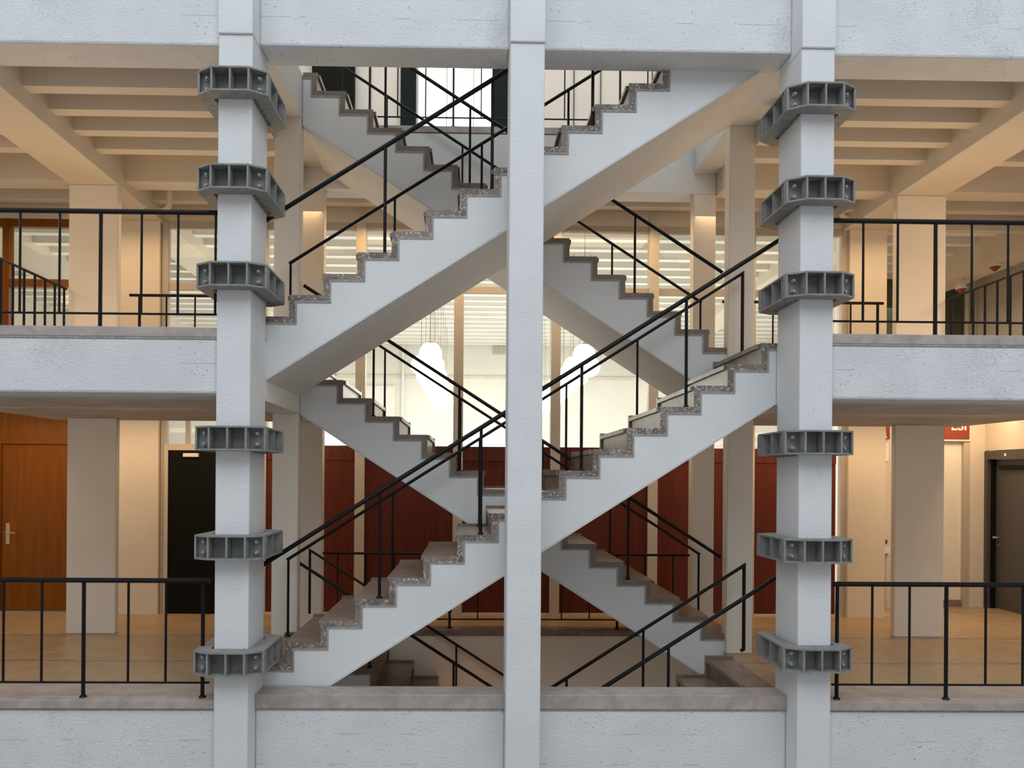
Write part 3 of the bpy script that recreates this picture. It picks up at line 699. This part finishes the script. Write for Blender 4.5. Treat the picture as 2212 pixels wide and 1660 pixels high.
pbox('door_leaf', OLIVE, d6, 7.10, 7.45, 14.55, 14.59, H, 5.42)
def siren(label, x, y, z):
    t = thing('ceiling_siren', label, 'alarm', (x, y, z))
    bm = bmesh.new(); cone(bm, (x, y, z+.05), .085, .06, .10); obj('base', bm, CREAMD, t)
    bm = bmesh.new(); cone(bm, (x, y, z-.03), .02, .08, .06); obj('lens', bm, SIGNR, t)
    bm = bmesh.new(); tube(bm, [(x, y, z+.1), (x, y, 5.03 if 7.5 < x < 8 else ZSLAB)], .008); obj('rod', bm, CREAMD, t)
siren('dark red ceiling alarm at the right edge, higher one', 7.62, 12.0, 5.00-.02)
siren('dark red ceiling alarm near the green door, lower one', 7.66, 12.9, 4.86)
# upper hall behind the stairs on top
YT = 12.0
sbox('floor', TERR, -9, 9, 10.4, 12.3, 6.10, 6.15)
def ux(px): return PX(px, YT)
def up_(name, m, a, b, lab, cat): return tbox(name, lab, cat, m, ux(a), ux(b), YT-.05, YT, 6.15, 8.9)
sbox('wall_top_rear', ROOM, -9, ux(898), YT, YT+.1, 6.15, 8.9)
sbox('wall_top_rear', ROOM, ux(1057), 9, YT, YT+.1, 6.15, 8.9)
sbox('wall_top_rear', ROOM, ux(898), ux(1057), YT, YT+.1, 8.6, 8.9)
sbox('ceiling', ROOM, -9, 9, 7.1, 12.2, 8.9, 9.0)
sbox('wall_top_left', ROOM, -9.1, -9, 7.1, 12.2, 6.1, 9.0); sbox('wall_top_right', ROOM, 9, 9.1, 7.1, 12.2, 6.1, 9.0)
w3 = bpy.data.objects.new('window_3', None); COL.objects.link(w3); w3.location = (ux(978), YT, 6.15); struct(w3)
pbox('pane', SKYP, w3, ux(898), ux(1057), YT+.04, YT+.05, 6.15, 8.6)
for p in (914, 959, 1017): pbox('glazing_bar', FRAME, w3, ux(p)-.006, ux(p)+.006, YT+.02, YT+.04, 6.15, 8.6)
pbox('glazing_bar', FRAME, w3, ux(898), ux(1057), YT+.02, YT+.04, 6.30, 6.32)
up_('door_panel', DGREEN, 860, 893, 'dark green shutter left of the bright window on the top floor', 'shutter')
up_('door_panel', DGREEN, 1057, 1100, 'dark green shutter right of the bright window on the top floor', 'shutter')
dd = tbox('wall_cabinet', 'near-black tall panel behind the top step at the upper left', 'panel', BLACK, ux(672), ux(762), YT-.12, YT, 6.15, 8.6)
for p in (795, 1234, 1292, 1404):
    sbox('trim_%d' % p, DGREY, ux(p)-.006, ux(p)+.006, YT-.02, YT, 6.15, 8.9)

# ------------------------------------------------------------------ far hall behind the glass
sbox('wall_far', ROOM, -9, 9, 22.5, 22.7, -.3, 6.1)
sbox('wall_far_right', ROOM, 8.95, 9.05, 14.7, 22.9, -.3, 6.1)
sbox('floor', plain('far_hall_floor', (.7, .66, .58), .5), -9, 9, YW+.08, 22.9, -.32, -.02)
sbox('trim_far', plain('pale_trim', (.74, .70, .62), .7), -9, 9, 22.46, 22.5, 4.52, 4.60)
t = thing('wall_vent', 'pale square air vent high on the far white wall, left of the middle column', 'vent', (.74, 22.48, 5.18))
pbox('vent_plate', plain('vent_grey', (.6, .58, .53), .7), t, .57, .91, 22.46, 22.5, 5.18, 5.42)
for i in range(4): pbox('vent_slot', FRAME, t, .60+.08*i, .63+.08*i, 22.45, 22.465, 5.22, 5.38)
bm = bmesh.new(); tube(bm, [(-1.85, 22.4, 0), (-1.85, 22.4, 5.4)], .04); tag(obj('wall_pipe', bm, ROOM), 'thin white vertical pipe on the far wall, left of the left globe lamps', 'pipe')
tbox('far_door', 'pale framed doorway on the far white wall, left of the globe lamps', 'door', ROOM, -3.4, -2.05, 22.42, 22.495, -.02, 4.3)
w4 = bpy.data.objects.new('window_4', None); COL.objects.link(w4); w4.location = (.3, 22.45, 2.4); struct(w4)
pbox('pane', SKYP, w4, -.2, 1.0, 22.43, 22.46, 2.3, 2.95)
w5 = bpy.data.objects.new('window_5', None); COL.objects.link(w5); w5.location = (-4.2, 22.45, 2.4); struct(w5)
pbox('pane', SKYP, w5, -4.9, -3.6, 22.43, 22.46, 2.2, 3.4)

# ------------------------------------------------------------------ globe lamps
def make_globe():
    t = thing('globe_lamp', '', 'lamp', (0, 0, 0))
    bm = bmesh.new(); ball(bm, (0, 0, 0), .16, 32, 20); obj('glass_globe', bm, GLOBE, t, smooth=True)
    bm = bmesh.new(); cone(bm, (0, 0, .152), .085, .05, .025); obj('cap', bm, BRASS, t)
    bm = bmesh.new(); tube(bm, [(0, 0, .16), (0, 0, 1.79)], .0045, 6); obj('cord', bm, CORD, t)
    return t
g0 = make_globe(); used = False
rows = [(-.589, 11.9, 'left inner'), (-.80, 13.2, 'left outer'), (1.612, 11.9, 'right inner'), (1.88, 13.2, 'right outer')]
for x, ya, nm in rows:
    y = ya; k = 0
    while y < 21.8 and k < 7:
        lb = ('nearest hanging opal globe of the %s lamp row' if k == 0 else 'hanging opal globe lamp further back in the %s row') % nm
        if not used: g0.location = (x, y, 3.625); g0['label'] = lb; c = g0; used = True
        else: c = dup(g0, (x, y, 3.625), lb)
        if k: c['group'] = 'globe lamps further back in the %s row' % nm
        y += 1.3; k += 1
